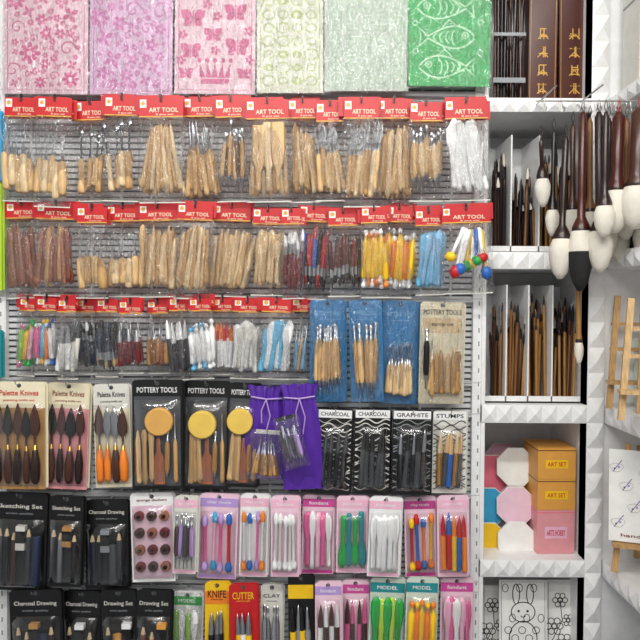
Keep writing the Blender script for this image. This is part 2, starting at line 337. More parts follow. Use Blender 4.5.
def sp(col,cx,cz,r=14):
    def d(mb,w,h):
        mb.text('POTTERY TOOLS',0,-h*.09,w*.8,h*.05,-.5,'white')
        mb.box(-w/2+2,w/2-2,-.3,-.05,-h*.97,-h*.15,'dgrey')
        mb.rod((cx,-.5,cz),(cx,-9,cz),[(0,r*.95,col,1),(.15,r,col,1),(.85,r,col,1),(1,r*.9,col,1)],24)
        fan(mb,'stick',['wood','wood2'],3,-w/2*.8,-w/2*.1,-h*.95,-h*.42,.9,y=-4,k=1.3,layers=1)
        tool(mb,'double',('tan',),w*.2,-h*.95,w*.22,-h*.45,-4,1.3)
        tool(mb,'needle',('wood2',),w*.38,-h*.93,w*.36,-h*.3,-4,1.3)
        tool(mb,'paddle',('redwood2',),w*.05,-h*.95,w*.03,-h*.52,-3,1.1)
    return d
card('pottery_tool_kit',131,183,380,490,'black',sp('sponge2',3,-41),(-.46,.46,.18,.96))
card('pottery_tool_kit',183,230,381,490,'black',sp('sponge',-3,-43),(-.46,.46,.18,.96))
card('pottery_tool_kit',228,262,383,488,'black',sp('sponge',-3,-38,13),(-.46,.46,.18,.96),depth=.05)
def purple(mb,w,h):
    n=20;m=18;b=len(mb.v)
    for side in(0,1):
        for j in range(m+1):
            for i in range(n+1):
                u=i/n;v=j/m; ww=w*((.78+.22*min(1,(v-.12)*3)) if v>.12 else (.78+.2*(1-v/.12)))
                x=(u-.5)*ww; g=math.exp(-((v-.12)/.12)**2)
                bul=6*math.sin(math.pi*u)**.6*math.sin(math.pi*min(1,v+.08))**.5+math.sin(u*32)*1.3*(.3+g)+noise.noise(Vector((u*4,v*6,w)))*2.6
                mb.v.append((x,(-bul if side==0 else bul*.3),-h*v+math.sin(u*20)*.7*(1-v)))
        o=b+side*(n+1)*(m+1)
        for j in range(m):
            for i in range(n):
                a=o+j*(n+1)+i; mb.face((a,a+1,a+n+2,a+n+1),'purple',True)
    mb.tube([(-w*.38,-3,-h*.12),(0,-8,-h*.13),(w*.38,-3,-h*.12)],.9,'lilac',6)
    mb.tube([(0,-9,-h*.13),(5,-10,-h*.3),(2,-10,-h*.46)],.7,'lilac',5); mb.tube([(0,-9,-h*.13),(-4,-10,-h*.25),(-3,-10,-h*.38)],.7,'lilac',5)
for (a,b,t,bt,dp,tl) in((247,288,386,480,.055,.05),(279,319,384,490,.085,-.05)):
    mb=MB(); purple(mb,b-a,bt-t); place(mb,'drawstring_tool_bag',a,b,t,dp,tl)
mb=MB(); fan(mb,'needle',['tan','wood2','bamboo2'],9,-14,13,-46,-8,.5,y=-5,k=1.1,layers=1); mb.film(-17,17,-50,0,9); mb.box(-12,12,-.5,.5,-4,0,'offwhite')
place(mb,'needle_tool_packet',251,285,430,.1,.05)
mb=MB(); fan(mb,'double',['dgrey','metal','lilac'],6,-9,9,-50,-8,.8,y=-5,k=1.1,layers=1); mb.film(-13,13,-54,0,9); mb.box(-10,10,-.5,.5,-4,0,'black')
place(mb,'metal_scraper_packet',272,298,416,.13,-.25)
def swirl(title,cols,kind='pen',n=5,extra='grey'):
    def d(mb,w,h):
        mb.box(-w/2+1,w/2-1,-.3,-.05,-9,-1,'white'); mb.text(title,0,-5,w*.8,4,-.5,'black')
        for j in range(16):
            z=-12-j*(h-14)/16; ph=R(0,6)
            mb.ribbon([(-w/2+1+(w-2)*i/14,z+2.2*math.sin(i*.8+ph)) for i in range(15)],R(.5,1.3),-.3,extra)
        fan(mb,kind,cols,n,-w/2*.75,w/2*.7,-h*.92,-h*.2,1.0,y=-4,k=1.5,layers=1,lean=2)
    return d
card('charcoal_holder_set',317,354,409,495,'black',swirl('CHARCOAL',[('black','dgrey')],'pen',4,'offwhite'),(-.4,.4,.18,.95),depth=.07)
card('charcoal_holder_set',354,392,409,495,'black',swirl('CHARCOAL',[('dgrey','black')],'pen',5,'offwhite'),(-.4,.4,.18,.95))
card('graphite_stick_set',392,433,410,496,'black',swirl('GRAPHITE',[('black','metal'),('dgrey','black')],'pen',5,'grey'),(-.4,.4,.18,.95))
card('blending_stump_set',432,468,411,494,'offwhite',swirl('STUMPS',[('bamboo','wood3'),('dgrey','wood'),('blue','wood')],'pen',5,'dgrey'),(-.4,.4,.18,.95))
# Row 5
def sk(title,items):
    def d(mb,w,h):
        mb.text(title,0,-h*.14,w*.82,h*.055,-.5,'offwhite'); mb.text('artist quality',0,-h*.21,w*.5,h*.025,-.5,'grey')
        mb.box(-w/2+2,w/2-2,-.3,-.05,-h*.97,-h*.27,'black')
        n=len(items)
        for i,(k,c,l) in enumerate(items):
            x=-w/2*.78+w*.78*(i+.5)/n
            if k=='eraser': mb.box(x-4.5,x+4.5,-7,-.5,-h*.32-l,-h*.32,c); mb.box(x-4.6,x+4.6,-7.2,-.4,-h*.32-l*.7,-h*.32-l*.2,'black')
            else: tool(mb,k,(c,),x,-h*.93,x+R(-.5,.5),-h*.93+l,-4,1.3)
    return d
card('charcoal_sketching_set',-8,49,493,592,'black',sk('Sketching Set',[('pencil','dgrey',60),('pencil','black',60),('pencil','brown',56),('eraser','offwhite',24),('pencil','dgrey',60),('block','navy',50)]),(-.46,.46,.27,.97))
card('charcoal_sketching_set',49,85,496,588,'black',sk('Sketching Set',[('pencil','black',55),('pencil','grey',52),('eraser','tan',20),('pencil','black',50)]),(-.46,.46,.27,.97))
card('charcoal_drawing_set',84,129,500,590,'black',sk('Charcoal Drawing',[('pencil','navy',52),('pencil','black',52),('eraser','grey',22),('block','dgrey',40),('pencil','dgrey',54)]),(-.46,.46,.27,.97))
def pads(mb,w,h):
    mb.text('sponge daubers',0,-h*.08,w*.7,h*.035,-.5,'darkred')
    mb.box(-w/2+2,w/2-2,-.3,-.05,-h*.96,-h*.14,'cardpink')
    for j in range(4):
        for i in range(3):
            x=(i-1)*w*.29; z=-h*(.25+.19*j); c=('darkred','brown','redwood2')[(i+j)%3]
            mb.rod((x,-.4,z),(x,-5,z),[(0,5,c,1),(.7,5.2,c,1),(1,4.4,c,1)],14); mb.rod((x,-5,z),(x,-7,z),[(0,2.2,'black',1),(1,1.8,'black',1)],10)
card('sponge_dauber_set',129,174,493,583,'white',pads,(-.47,.47,.14,.97))
def pk5(title,cc,cols,kind='dumb',n=3,k=1.0,flip=False):
    def d(mb,w,h):
        mb.box(-w/2,w/2,-.25,-.05,-h*.15,-h*.05,cc); mb.text(title,0,-h*.1,w*.6,h*.04,-.5,'white')
        mb.box(-w/2+1,w/2-1,-.25,-.05,-h*.99,-h*.95,cc)
        fan(mb,kind,cols,n,-w/2*.82,w/2*.82,-h*.92,-h*.18,1,y=-4,k=k*1.1,layers=1,jit=.7,flip=flip,hz=3)
    return d
card('wire_loop_tool_set',174,199,496,575,'offwhite',pk5('loops','lpink',[('brown','dgrey'),('lilac','dark'),('dgrey','dark')],'double',5,1.2),(-.45,.45,.2,.95))
card('ball_sculpting_tool_set',199,240,494,580,'cardpink',pk5('clay tools','lilac',[('pink','lilac'),('lpink','cyan'),('pink','lilac'),('red','blue')],'dumb',4),(-.45,.45,.2,.95))
card('ball_sculpting_tool_set',240,270,494,578,'white',pk5('clay tools','lpink',[('white','orange'),('white','blue'),('pink','lilac')],'dumb',4,.85),(-.45,.45,.2,.95))
card('fondant_tool_set',270,300,496,578,'cardpink',pk5('fondant','lpink',[('white','white'),('offwhite','white')],'dumb',5,.8),(-.45,.45,.2,.95))
card('fondant_tool_set',302,336,495,575,'cardpink',pk5('fondant','magenta',[('pink','lpink'),('white','pink'),('lpink','white')],'spat',5,1.2),(-.45,.45,.2,.95))
card('fondant_tool_set',336,369,496,574,'cardpink',pk5('fondant','lpink',[('green','teal'),('teal','green')],'spat',4,1.3,True),(-.45,.45,.2,.95))
card('fondant_tool_set',369,403,497,578,'white',pk5('fondant','lpink',[('white','lpink')],'spat',5,1.3),(-.45,.45,.2,.95))
card('ball_sculpting_tool_set',403,436,497,578,'cardpink',pk5('clay tools','magenta',[('red','yellow'),('blue','red'),('orange','blue'),('yellow','orange')],'dumb',4,.9),(-.45,.45,.2,.95))
card('ball_sculpting_tool_set',436,469,496,578,'cardpink',pk5('clay tools','lpink',[('orange','red'),('red','blue'),('yellow','orange'),('blue','red')],'pen',5,1.3),(-.45,.45,.2,.95))
# Row 6
card('charcoal_drawing_set',8,62,590,690,'black',sk('Charcoal Drawing',[('pencil','dgrey',60),('pencil','dgrey',55),('eraser','tan',24),('block','navy',50),('pencil','brown',60)]),(-.46,.46,.27,.97))
card('charcoal_drawing_set',62,102,591,690,'black',sk('Charcoal Drawing',[('pencil','black',60),('eraser','white',24),('pencil','dgrey',55)]),(-.46,.46,.27,.97))
card('charcoal_drawing_set',100,137,590,690,'black',sk('Drawing Set',[('pencil','black',60),('block','kraft',50),('eraser','white',24)]),(-.46,.46,.27,.97))
card('charcoal_drawing_set',136,173,590,690,'black',sk('Drawing Set',[('pencil','redwood',60),('pencil','orange',55),('eraser','kraft',24)]),(-.46,.46,.27,.97))
card('plastic_modeling_tool_set',172,203,592,680,'white',pk5('MODEL','green',[('lgreen','white'),('white','green')],'spat',4,1.1),None,film=True)
card('craft_knife_set',204,230,582,675,'yellow',ptools('KNIFE','black',[('black','metal'),('dgrey','metal')],'pen',3,1.6,.94,.28,1,.6,'orange',th=.08))
card('craft_knife_set',228,258,584,675,'red',ptools('CUTTER','yellow',[('yellow','metal'),('white','metal')],'pen',3,1.7,.94,.28,1.3,.5,th=.08))
card('packaged_scraper_set',260,284,584,675,'offwhite',ptools('CLAY','dgrey',['grey','metal'],'double',4,1.2,.94,.2,1,.8))
card('craft_knife_set',287,314,575,675,'black',ptools('KNIFE','yellow',[('yellow','black'),('grey','metal')],'pen',4,1.5,.94,.28,1,.7,'yellow'))
card('fondant_tool_set',314,342,582,670,'cardpink',pk5('fondant','lilac',[('white','brown'),('brown','white')],'pen',4,1.2),(-.45,.45,.2,.95))
card('fondant_tool_set',341,370,580,670,'cardpink',pk5('fondant','magenta',[('pink','brown'),('brown','pink')],'pen',4,1.2),(-.45,.45,.2,.95))
card('plastic_modeling_tool_set',370,406,578,675,'mint',pk5('MODEL','teal',[('green','lgreen'),('lime','green')],'spat',5,1.5),(-.45,.45,.2,.95))
card('plastic_modeling_tool_set',406,439,578,675,'mint',pk5('MODEL','teal',[('yellow','orange'),('orange','yellow')],'ball',5,1.6),(-.45,.45,.2,.95))
card('fondant_tool_set',440,474,578,670,'cardpink',pk5('fondant','magenta',[('lpink','pink'),('pink','white'),('white','pink')],'spat',5,1.3),(-.45,.45,.2,.95))
for (yt,yb,c,n) in((110,180,'cyan','craft_marker_pack'),(182,290,'lime','craft_marker_pack'),(330,378,'teal','craft_marker_pack')):
    card(n,-34,2,yt,yb,c,ptools('ART','white',['blue','green'],'pen',4,1.3),None,depth=.05,tilt=0)
# ------------------------------------------------------------ stencils
def flower(mb,cx,cz,r,y,mat,n=5,hole=None):
    pts=[]
    for i in range(n*8):
        a=2*math.pi*i/(n*8); rr=r*(.45+.55*abs(math.cos(n*a/2))**.7); pts.append((cx+rr*math.cos(a),cz+rr*math.sin(a)))
    mb.poly(pts,y,mat)
    if hole: mb.disc(cx,cz,r*.25,y-.05,hole,n=10)
def leaf(mb,cx,cz,l,w,a,y,mat):
    pts=[]
    for i in range(13):
        t=i/12; pts.append((t*l-l/2,w*math.sin(math.pi*t)))
    for i in range(11,0,-1):
        t=i/12; pts.append((t*l-l/2,-w*math.sin(math.pi*t)))
    ca,sa=math.cos(a),math.sin(a); mb.poly([(cx+x*ca-z*sa,cz+x*sa+z*ca) for x,z in pts],y,mat)
def stencil(x0,x1,yb,col,draw):
    mb=MB(); w=x1-x0; h=150
    mb.box(-w/2,w/2,0,1,-h,0,col); draw(mb,w,h); mb.film(-w/2-1,w/2+1,-h-2,0,2.6,16,30,'film',2.1,y0=-.8,pw=.3)
    y=-.05; p=W((x0+x1)/2,yb-h,y); mb.obj('craft_stencil',p,(0,R(-.01,.01),0),S(y))
    hook((x0+x1)/2,yb-h+4,y)
def st_flower(seed,col,bg):
    def d(mb,w,h):
        rr=random.Random(seed)
        mb.ribbon([(-w/2+4,-h+4),(w/2-4,-h+4),(w/2-4,-4),(-w/2+4,-4)],1.0,-.1,col,True)
        pts=[]
        for k in range(2500):
            x=rr.uniform(-w/2+9,w/2-9); z=rr.uniform(-h+9,-9); r=rr.uniform(5,11) if k<150 else rr.uniform(2.2,5)
            if all(math.hypot(x-a,z-b)>(r+c)*.95 for a,b,c in pts):
                pts.append((x,z,r)); t=rr.random()
                if t<.6: flower(mb,x,z,r,-.12,col,rr.choice((5,6,8)),bg)
                elif t<.8:
                    for q in range(4): leaf(mb,x+r*.5*math.cos(q*1.57+.5),z+r*.5*math.sin(q*1.57+.5),r*.95,r*.25,q*1.57+.5,-.12,col)
                else: mb.ribbon([(x+r*(1-q/16)*math.cos(q*.55),z+r*(1-q/16)*math.sin(q*.55)) for q in range(15)],1.5,-.12,col)
    return d
def st_crown(mb,w,h):
    c='pinkprint'
    mb.ribbon([(-w/2+4,-h+4),(w/2-4,-h+4),(w/2-4,-4),(-w/2+4,-4)],1.0,-.1,c,True)
    mb.poly([(-14,-h+10),(14,-h+10),(14,-h+15),(-14,-h+15)],-.12,c)
    for i in range(5):
        x=-12+i*6; mb.poly([(x-3,-h+16),(x+3,-h+16),(x*1.3,-h+31)],-.12,c); mb.disc(x*1.3,-h+33,2.4,-.12,c,n=10)
    for (x,z,r) in((-24,-h+42,11),(22,-h+46,13),(-2,-h+58,10),(-22,-h+74,13),(20,-h+80,12),(29,-h+20,8),(-29,-h+20,8)):
        for sx in(-1,1):
            leaf(mb,x+sx*r*.5,z+r*.3,r*1.1,r*.38,sx*.7,-.12,c); leaf(mb,x+sx*r*.4,z-r*.3,r*.8,r*.3,-sx*.7,-.12,c)
        mb.poly([(x-.6,z-r*.6),(x+.6,z-r*.6),(x+.6,z+r*.6),(x-.6,z+r*.6)],-.15,c)
    for (x,z) in((0,-h+43),(-32,-h+58),(33,-h+62),(2,-h+76),(-8,-h+88),(34,-h+34),(-34,-h+33)): flower(mb,x,z,5,-.12,c,5,'pinksheet')
def st_outl(seed,mode):
    def d(mb,w,h):
        rr=random.Random(seed); c='mintprint' if mode else 'greenprint'
        mb.ribbon([(-w/2+4,-h+4),(w/2-4,-h+4),(w/2-4,-4),(-w/2+4,-4)],.9,-.1,c,True)
        n=5 if mode else 4
        for j in range(11):
            for i in range(n):
                x=-w/2+5+(w-10)*(i+.5)/n; z=-h+12+j*13
                if mode:
                    r=4.6; mb.ribbon([(x-r,z-r),(x-r,z+r*.4),(x-r*.4,z+r),(x+r*.4,z+r),(x+r,z+r*.4),(x+r,z-r)],1.1,-.12,c,True)
                    mb.ribbon([(x-3,z),(x+3,z)],1,-.13,c)
                else:
                    r=rr.uniform(4,6.5); mb.disc(x,z,r,-.12,c,rz=r*.7) if rr.random()<.4 else mb.ribbon([(x+r*math.cos(q*.4),z+r*.8*math.sin(q*.4)) for q in range(16)],1.2,-.12,c,True)
                    leaf(mb,x,z,r*1.2,1.4,rr.uniform(0,3),-.13,'creamsheet')
    return d
def st_fish(mb,w,h):
    c='greenline'
    def fish(cx,cz,l,hh,s):
        up=[];dn=[]
        for i in range(17):
            t=i/16; x=cx+s*(t*l-l*.5); z=hh*math.sin(math.pi*min(1,t**.8))
            up.append((x,cz+z+1)); dn.append((x,cz-z-1))
        mb.ribbon(up,1.6,-.12,c); mb.ribbon(dn,1.6,-.12,c)
        tx=cx+s*l*.5; mb.ribbon([(tx,cz+1),(tx+s*9,cz+9),(tx+s*7,cz),(tx+s*9,cz-9),(tx,cz-1)],1.6,-.12,c)
        ex=cx-s*l*.3; mb.ribbon([(ex+3*math.cos(q*.6),cz+2+3*math.sin(q*.6)) for q in range(10)],1.2,-.12,c,True); mb.disc(ex,cz+2,1.2,-.13,c,n=8)
        for k in range(4):
            sx=cx+s*(-l*.1+k*l*.13); a=hh*(.75-.13*k)
            mb.ribbon([(sx+s*4*math.cos(q*.45-1.4),cz+a*math.sin(q*.45-1.4)) for q in range(7)],1.2,-.12,c)
        mb.ribbon([(cx-s*4,cz+hh+2),(cx+s*2,cz+hh+7),(cx+s*9,cz+hh)],1.4,-.12,c)
    fish(-6,-h+19,46,10,1); fish(2,-h+48,46,10,-1); fish(-8,-h+77,48,10,1); fish(2,-h+106,44,10,-1); fish(-5,-h+133,44,10,1)
    for (x,z) in((31,-h+33),(-33,-h+34),(31,-h+63),(-34,-h+62)): mb.ribbon([(x+2.6*math.cos(q*.6),z+2.6*math.sin(q*.6)) for q in range(10)],1.1,-.12,c,True)
stencil(4,88,91,'pinksheet',st_flower(3,'pinkprint','pinksheet'))
stencil(91,173,92,'lavsheet',st_flower(9,'lavprint','lavsheet'))
stencil(176,256,91,'pinksheet',st_crown)
stencil(257,323,90,'creamsheet',st_outl(2,0))
stencil(325,408,88,'mint',st_outl(4,1))
stencil(410,492,83,'greensheet',st_fish)
# ------------------------------------------------------------ slatwall
sw=MB()
zt=W(320,-60,0).z; zb=.12; xl=W(-90,320,0).x; xr=W(484,320,0).x
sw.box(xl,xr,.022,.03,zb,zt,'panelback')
z=zb
while z<zt:
    sw.box(xl,xr,.008,.022,z,z+.012,'panel'); z+=.018
x=xl
while x<xr:
    sw.box(x,x+.006,.006,.022,zb,zt,'panel'); x+=.09
sw.obj('slatted_display_panel')
up=MB()
for a,b in((-2,8),(472,484)):
    x0=W(a,320,0).x;x1=W(b,320,0).x; up.box(x0,x1,-.014,.006,0.0,zt,'white')
    z=.2
    while z<zt-.05: up.box((x0+x1)/2-.002,(x0+x1)/2+.002,-.0146,-.014,z,z+.014,'grey'); z+=.04
up.obj('shelving_upright')
rl=MB()
for py in(94,205,299,382,413,494,580,590):
    c=W(240,py,0).z; rl.box(xl,xr,-.012,.006,c-.006,c+.006,'rail')
    rl.box(xl,xr,-.015,-.012,c+.003,c+.006,'rail')
rl.obj('hook_rail')
# ------------------------------------------------------------ cabinet
YF=-.02; YB=.29
cab=MB()
X0=W(482,320,YF).x; X1=W(588,320,YF).x; X2=W(605,320,YF).x
cab.box(X0,X0+.012,YF,YB,0,zt,'white'); cab.box(X1,X1+.012,YF,YB,0,zt,'white')
cab.box(X0,X2,YB,YB+.01,0,zt,'white')
shelf=[]
for a,b in((-60,-46),(98,112),(252,269),(405,423),(560,577),(700,715)):
    za=W(535,a,YF).z; zc=W(535,b,YF).z; shelf.append((za,zc))
    cab.box(X0,X1+.01,YF,YB,zc,za,'white')
    cab.facets((X0+.002,YF-.001,zc),(X1-X0,0,0),(0,0,za-zc),(0,-1,0),7,1,.009,'white')
cab.box(X1,X2,YF,YF+.05,0,zt,'white')
n=int((zt)/.075); cab.facets((X1,YF-.001,0),(X2-X1,0,0),(0,0,zt),(0,-1,0),1,n,.014,'white')
cab.obj('display_cabinet')
su=MB()
XS=X2; XB=XS+.36
su.box(XS,XB,-.01,0.0,0,zt,'white'); su.box(XB,XB+.012,-1.0,0,0,zt,'white')
for za,zc in shelf:
    su.box(XS+.005,XB,-1.0,-.01,zc,za,'white')
    su.facets((XS+.005,YF,zc),(0,-.98,0),(0,0,za-zc),(-1,0,0),18,1,.009,'white')
su.box(XS,XB,-1.012,-1.0,0,zt,'white')
su.obj('side_shelf_unit')
def stand(mb,px0,px1,y0,y1,n,zbase,hmin,hmax,cols,k=.003,lean=.01,mix=0.0):
    for i in range(n):
        y=R(y0,y1); px=px0+(px1-px0)*(i+.5)/n; x=(px-320)*S(y)+R(-.003,.003); h=R(hmin,hmax); a=random.choice(cols)
        if random.random()<mix:
            b=random.choice(('bristle','blackbristle','silverbrown'))
            pr=[(0,.55,a,1),(.02,1,a,1),(.7,1,a,1),(.8,1.0,a,1),(.805,1.25,'black',1),(.86,1.3,b,1),(.9,1.35,b,1),(.96,.8,b,1),(1,.1,b,1)]
        else: pr=[(0,.8,a,1),(.02,1,a,1),(.9,1,a,1),(.91,1.05,'dark',1),(.96,.8,'dark',1),(1,.3,'dark',1)]
        mb.rod((x,y,zbase),(x+R(-lean,lean),y+R(-.01,.01),zbase+h),[(t,r*k,m,f) for t,r,m,f in pr],7)
def rack(name,shelfz,divs,groups,ytop):
    mb=MB(); zb_=shelfz+.001; y0,y1=.02,.2; s=S(y0)
    zt_=W(535,ytop,y0).z
    xs=[(d-320)*s for d in divs]
    mb.box(X0+.016,X1-.004,y0,y1,zb_,zb_+.004,'white'); mb.box(X0+.016,X1-.004,y1,y1+.004,zb_,zt_,'white')
    mb.box(X0+.016,X1-.004,y0,y0+.004,zb_,zb_+.02,'white')
    for x in xs: mb.box(x,x+.004,y0,y1,zb_,zt_,'white')
    for g in groups: stand(mb,*g[:2],y0+.02,y1-.02,g[2],zb_+.005,*g[3:])
    mb.obj(name)
dk=['black','dark','black','brown']
bb=['bamboo','bamboo2','bamboo','tan','brown']
rack('calligraphy_brush_rack',shelf[2][0],(509,537),[(491,507,34,.22,.31,dk,.0042,.008,.3),(512,535,36,.14,.27,['dark','bamboo2','brown','black'],.004,.01,.4),(540,577,38,.22,.34,dk+bb,.0042,.01,.5)],135)
rack('bamboo_brush_rack',shelf[3][0],(506,528,552),[(491,505,24,.2,.3,bb+['dark'],.0042,.01,.5),(508,526,34,.2,.31,bb,.0042,.01,.5),(530,550,34,.22,.34,bb+['dark'],.0042,.01,.5),(554,576,34,.2,.32,bb+['black'],.0042,.01,.5)],285)
z1=shelf[1][0]
mb=MB(); stand(mb,492,520,.04,.1,20,z1+.005,.3,.4,['black','dark','brown','grey'],.0045,.006,0)
a=(490-320)*S(.03);c=(522-320)*S(.03)
mb.box(a,c,.028,.11,z1+.001,z1+.005,'white'); mb.box(a,c,.026,.028,z1+.06,z1+.075,'grey'); mb.box(a,c,.026,.028,z1+.2,z1+.21,'grey')
mb.obj('brush_bundle')
for (pa,pb,t) in((525,553,.02),(556,586,-.03)):
    mb=MB(); w=(pb-pa)*S(.05); h=.36; d=.05
    mb.box(-w/2,w/2,0,d,0,h,'boxbrown'); mb.box(-w/2-.001,w/2+.001,-.001,d+.001,h*.93,h*.94,'gold')
    mb.ribbon([(-w/2+.005,.006),(w/2-.005,.006),(w/2-.005,h*.91),(-w/2+.005,h*.91)],.0012,-.0006,'gold',True)
    rr=random.Random(pa)
    for k in range(4):
        cz=.05+k*.055; q=.016
        for _ in range(3): zz=cz+rr.uniform(-q,q); mb.box(-q*rr.uniform(.5,1),q*rr.uniform(.5,1),-.001,0,zz,zz+.003,'gold')
        for _ in range(2): xx=rr.uniform(-q*.8,q*.8); mb.box(xx,xx+.003,-.0012,0,cz-q,cz+q,'gold')
        mb.ribbon([(0,cz),(q,cz-q)],.003,-.0008,'gold'); mb.ribbon([(0,cz),(-q,cz-q)],.003,-.0008,'gold')
    mb.obj('gift_brush_box',(((pa+pb)/2-320)*S(.05),.05,z1+.001),(0,t*.3,0))
z4=shelf[4][0]
def octo(px,py,y,col,r=21):
    mb=MB(); mb.disc(0,0,r,0,'paper',3,8,a0=math.pi/8); mb.disc(0,0,r*.97,-.1,col,0,8,a0=math.pi/8)
    mb.obj('octagonal_canvas_board',W(px,py,y),(-.08,0,0),S(y))
for px,py,y,c in((503,462,.23,'lpink'),(492,474,.15,'coral'),(516,467,.12,'paper'),(488,507,.11,'cyan'),(516,506,.085,'cardpink'),(529,524,.17,'yellow'),(488,542,.08,'yellow'),(517,541,.06,'paper')):
    octo(px,py,y,c,20.5)
z=z4
for h,c,d,lab in((44,'boxpink',.14,'ARTS HOBBY'),(31,'kraft',.14,'ART SET'),(31,'kraft',.14,'ART SET')):
    s=S(.03); mb=MB(); w=38*s; H=h*s
    mb.box(-w/2,w/2,0,d,0,H,c); mb.box(-w/2-.001,w/2+.001,-.001,d,H-.008,H-.006,'brown' if c=='kraft' else 'coral')
    mb.poly([(-w*.3,H*.35),(w*.3,H*.35),(w*.3,H*.62),(-w*.3,H*.62)],-.0008,'yellow' if c=='kraft' else 'lpink'); mb.text(lab,0,H*.48,w*.5,H*.14,-.0015,'red')
    mb.obj('craft_supply_box',((559-320)*s,.03,z+.001),(0,0,R(-.04,.04))); z+=H+.001
def sheet(pa,pb,py,y,draw):
    mb=MB(); w=pb-pa; h=110; mb.box(-w/2,w/2,0,1,-h,0,'paper')
    mb.ribbon([(-w/2+2,-h+2),(w/2-2,-h+2),(w/2-2,-2),(-w/2+2,-2)],.5,-.1,'dgrey',True); draw(mb)
    mb.obj('coloring_canvas',W((pa+pb)/2,py,y),(-.05,0,0),S(y))
def circ(cx,cz,r,rz=None,a=0,b=6.283,n=20): rz=rz or r; return [(cx+r*math.cos(a+(b-a)*i/n),cz+rz*math.sin(a+(b-a)*i/n)) for i in range(n+1)]
def bunny(mb):
    c='black'
    mb.ribbon(circ(0,-32,12,10),1,-.15,c); mb.ribbon(circ(-7,-14,3.5,10),1,-.15,c); mb.ribbon(circ(7,-14,3.5,10),1,-.15,c)
    for s in(-1,1): mb.disc(s*4.5,-31,1.3,-.16,c,n=8)
    mb.ribbon(circ(0,-35,2.5,2,3.3,6.1),.8,-.15,c); mb.ribbon(circ(0,-58,14,17),1,-.15,c)
    for q in range(5): mb.ribbon(circ(-15+q*7,-50-(q%2)*8,3.5),.7,-.15,c)
    for q in range(6): mb.ribbon(circ(-18+q*7.2,-8-(q%2)*30,3,4),.7,-.15,c)
def flow(mb):
    for (x,z,r) in((0,-20,5),(-6,-46,6),(8,-40,4),(4,-62,6)):
        mb.ribbon(circ(x,z,r*.4),.8,-.15,'black')
        for q in range(6): mb.ribbon(circ(x+r*math.cos(q*1.05),z+r*math.sin(q*1.05),r*.5),.8,-.15,'black')
    mb.ribbon([(-4,-80),(-8,-60),(2,-40),(0,-20)],.8,-.12,'black')
sheet(482,503,585,.12,flow); sheet(499,547,580,.06,bunny); sheet(546,574,580,.09,flow)
# ------------------------------------------------------------ hanging brushes
def hbrush(x0,y0,x1,y1,y,hr,bl,br,hc,bc,name='hanging_calligraphy_brush'):
    mb=MB(); s=S(y); P=W(x0,y0,y); Q=W(x1,y1,y); L=(Q-P).length/s; d=(Q-P).normalized()
    t=lambda px: px/L
    hl=L-bl
    two=bc=='two'; c1='bristle' if two else bc; c2='blackbristle' if two else bc
    pr=[(0,hr*.5,hc,1),(t(2),hr*.6,hc,1),(t(5),hr,hc,1),(t(hl*.7),hr*.95,hc,1),(t(hl-14),hr*1.0,hc,1),(t(hl-8),br*.62,hc,1),(t(hl-3),br*.8,'dark',1),(t(hl),br*.8,'dark',1),(t(hl+.5),br*.85,c1,1),(t(hl+bl*.25),br*1.12,c1,1),(t(hl+bl*.35),br*1.14,c2,1),(t(hl+bl*.6),br*1.0,c2,1),(t(hl+bl*.85),br*.68,c2,1),(1,br*.25,c2,1)]
    mb.rod((0,0,0),tuple(d*L),pr,14)
    mb.tube([(0,0,0),(-1.5,0,5),(-.8,0,10),(0,-.5,12),(.8,0,10),(1.5,0,5),(0,0,0)],.4,'red' if hr>5 else 'dark',5)
    mb.obj(name,P,(0,0,0),s)
HB=[(541,138,543,207,-.06,2.2,28,7,'dark','bristle'),(566,136,560,279,-.12,3.2,40,10.5,'dark','bristle'),
 (583,112,580,291,-.15,4,60,11,'boxbrown','two'),(573,124,572,240,-.06,2.6,30,7,'brown','bristle'),
 (599,112,600,273,-.18,4.2,42,11,'dark','bristle'),(590,118,590,240,-.09,2.8,28,7,'bamboo2','bristle'),
 (619,112,615,233,-.22,6,42,11.5,'boxbrown','bristle'),(640,108,635,229,-.25,8,42,14,'brown','bristle'),
 (609,118,607,258,-.12,3.2,34,9,'dark','bristle'),(627,118,626,240,-.14,3,36,10,'bamboo2','bristle'),(648,120,646,262,-.16,3.5,36,11,'bamboo2','bristle'),
 (554,130,552,236,-.05,2.2,26,6,'black','bristle'),(606,112,604,238,-.24,3.2,32,9,'dark','bristle'),(620,118,620,262,-.1,2.6,32,9,'dark','bristle'),(636,118,634,262,-.1,2.6,32,9,'brown','blackbristle'),
 (578,262,579,364,-.06,2.4,22,4,'bamboo','bristle')]
for h in HB: hbrush(*h)
rk=MB()
for yy,pa,pb in((-.06,536,640),(-.13,555,650),(-.2,575,670)):
    p=W(pa,101,yy); q=W(pb,101,yy)
    rk.tube([p,q],.0022,'chrome',6)
    for k in range(6):
        u=p.lerp(q,(k+.5)/6); rk.tube([u,u+Vector((0,-.004,-.02)),u+Vector((0,-.012,-.03)),u+Vector((0,-.02,-.022))],.0014,'chrome',5)
for px in(540,582):
    p=W(px,101,-.06); rk.tube([(p.x,YF,p.z),(p.x,-.2,p.z)],.0025,'chrome',6)
rk.obj('brush_hanging_rack')
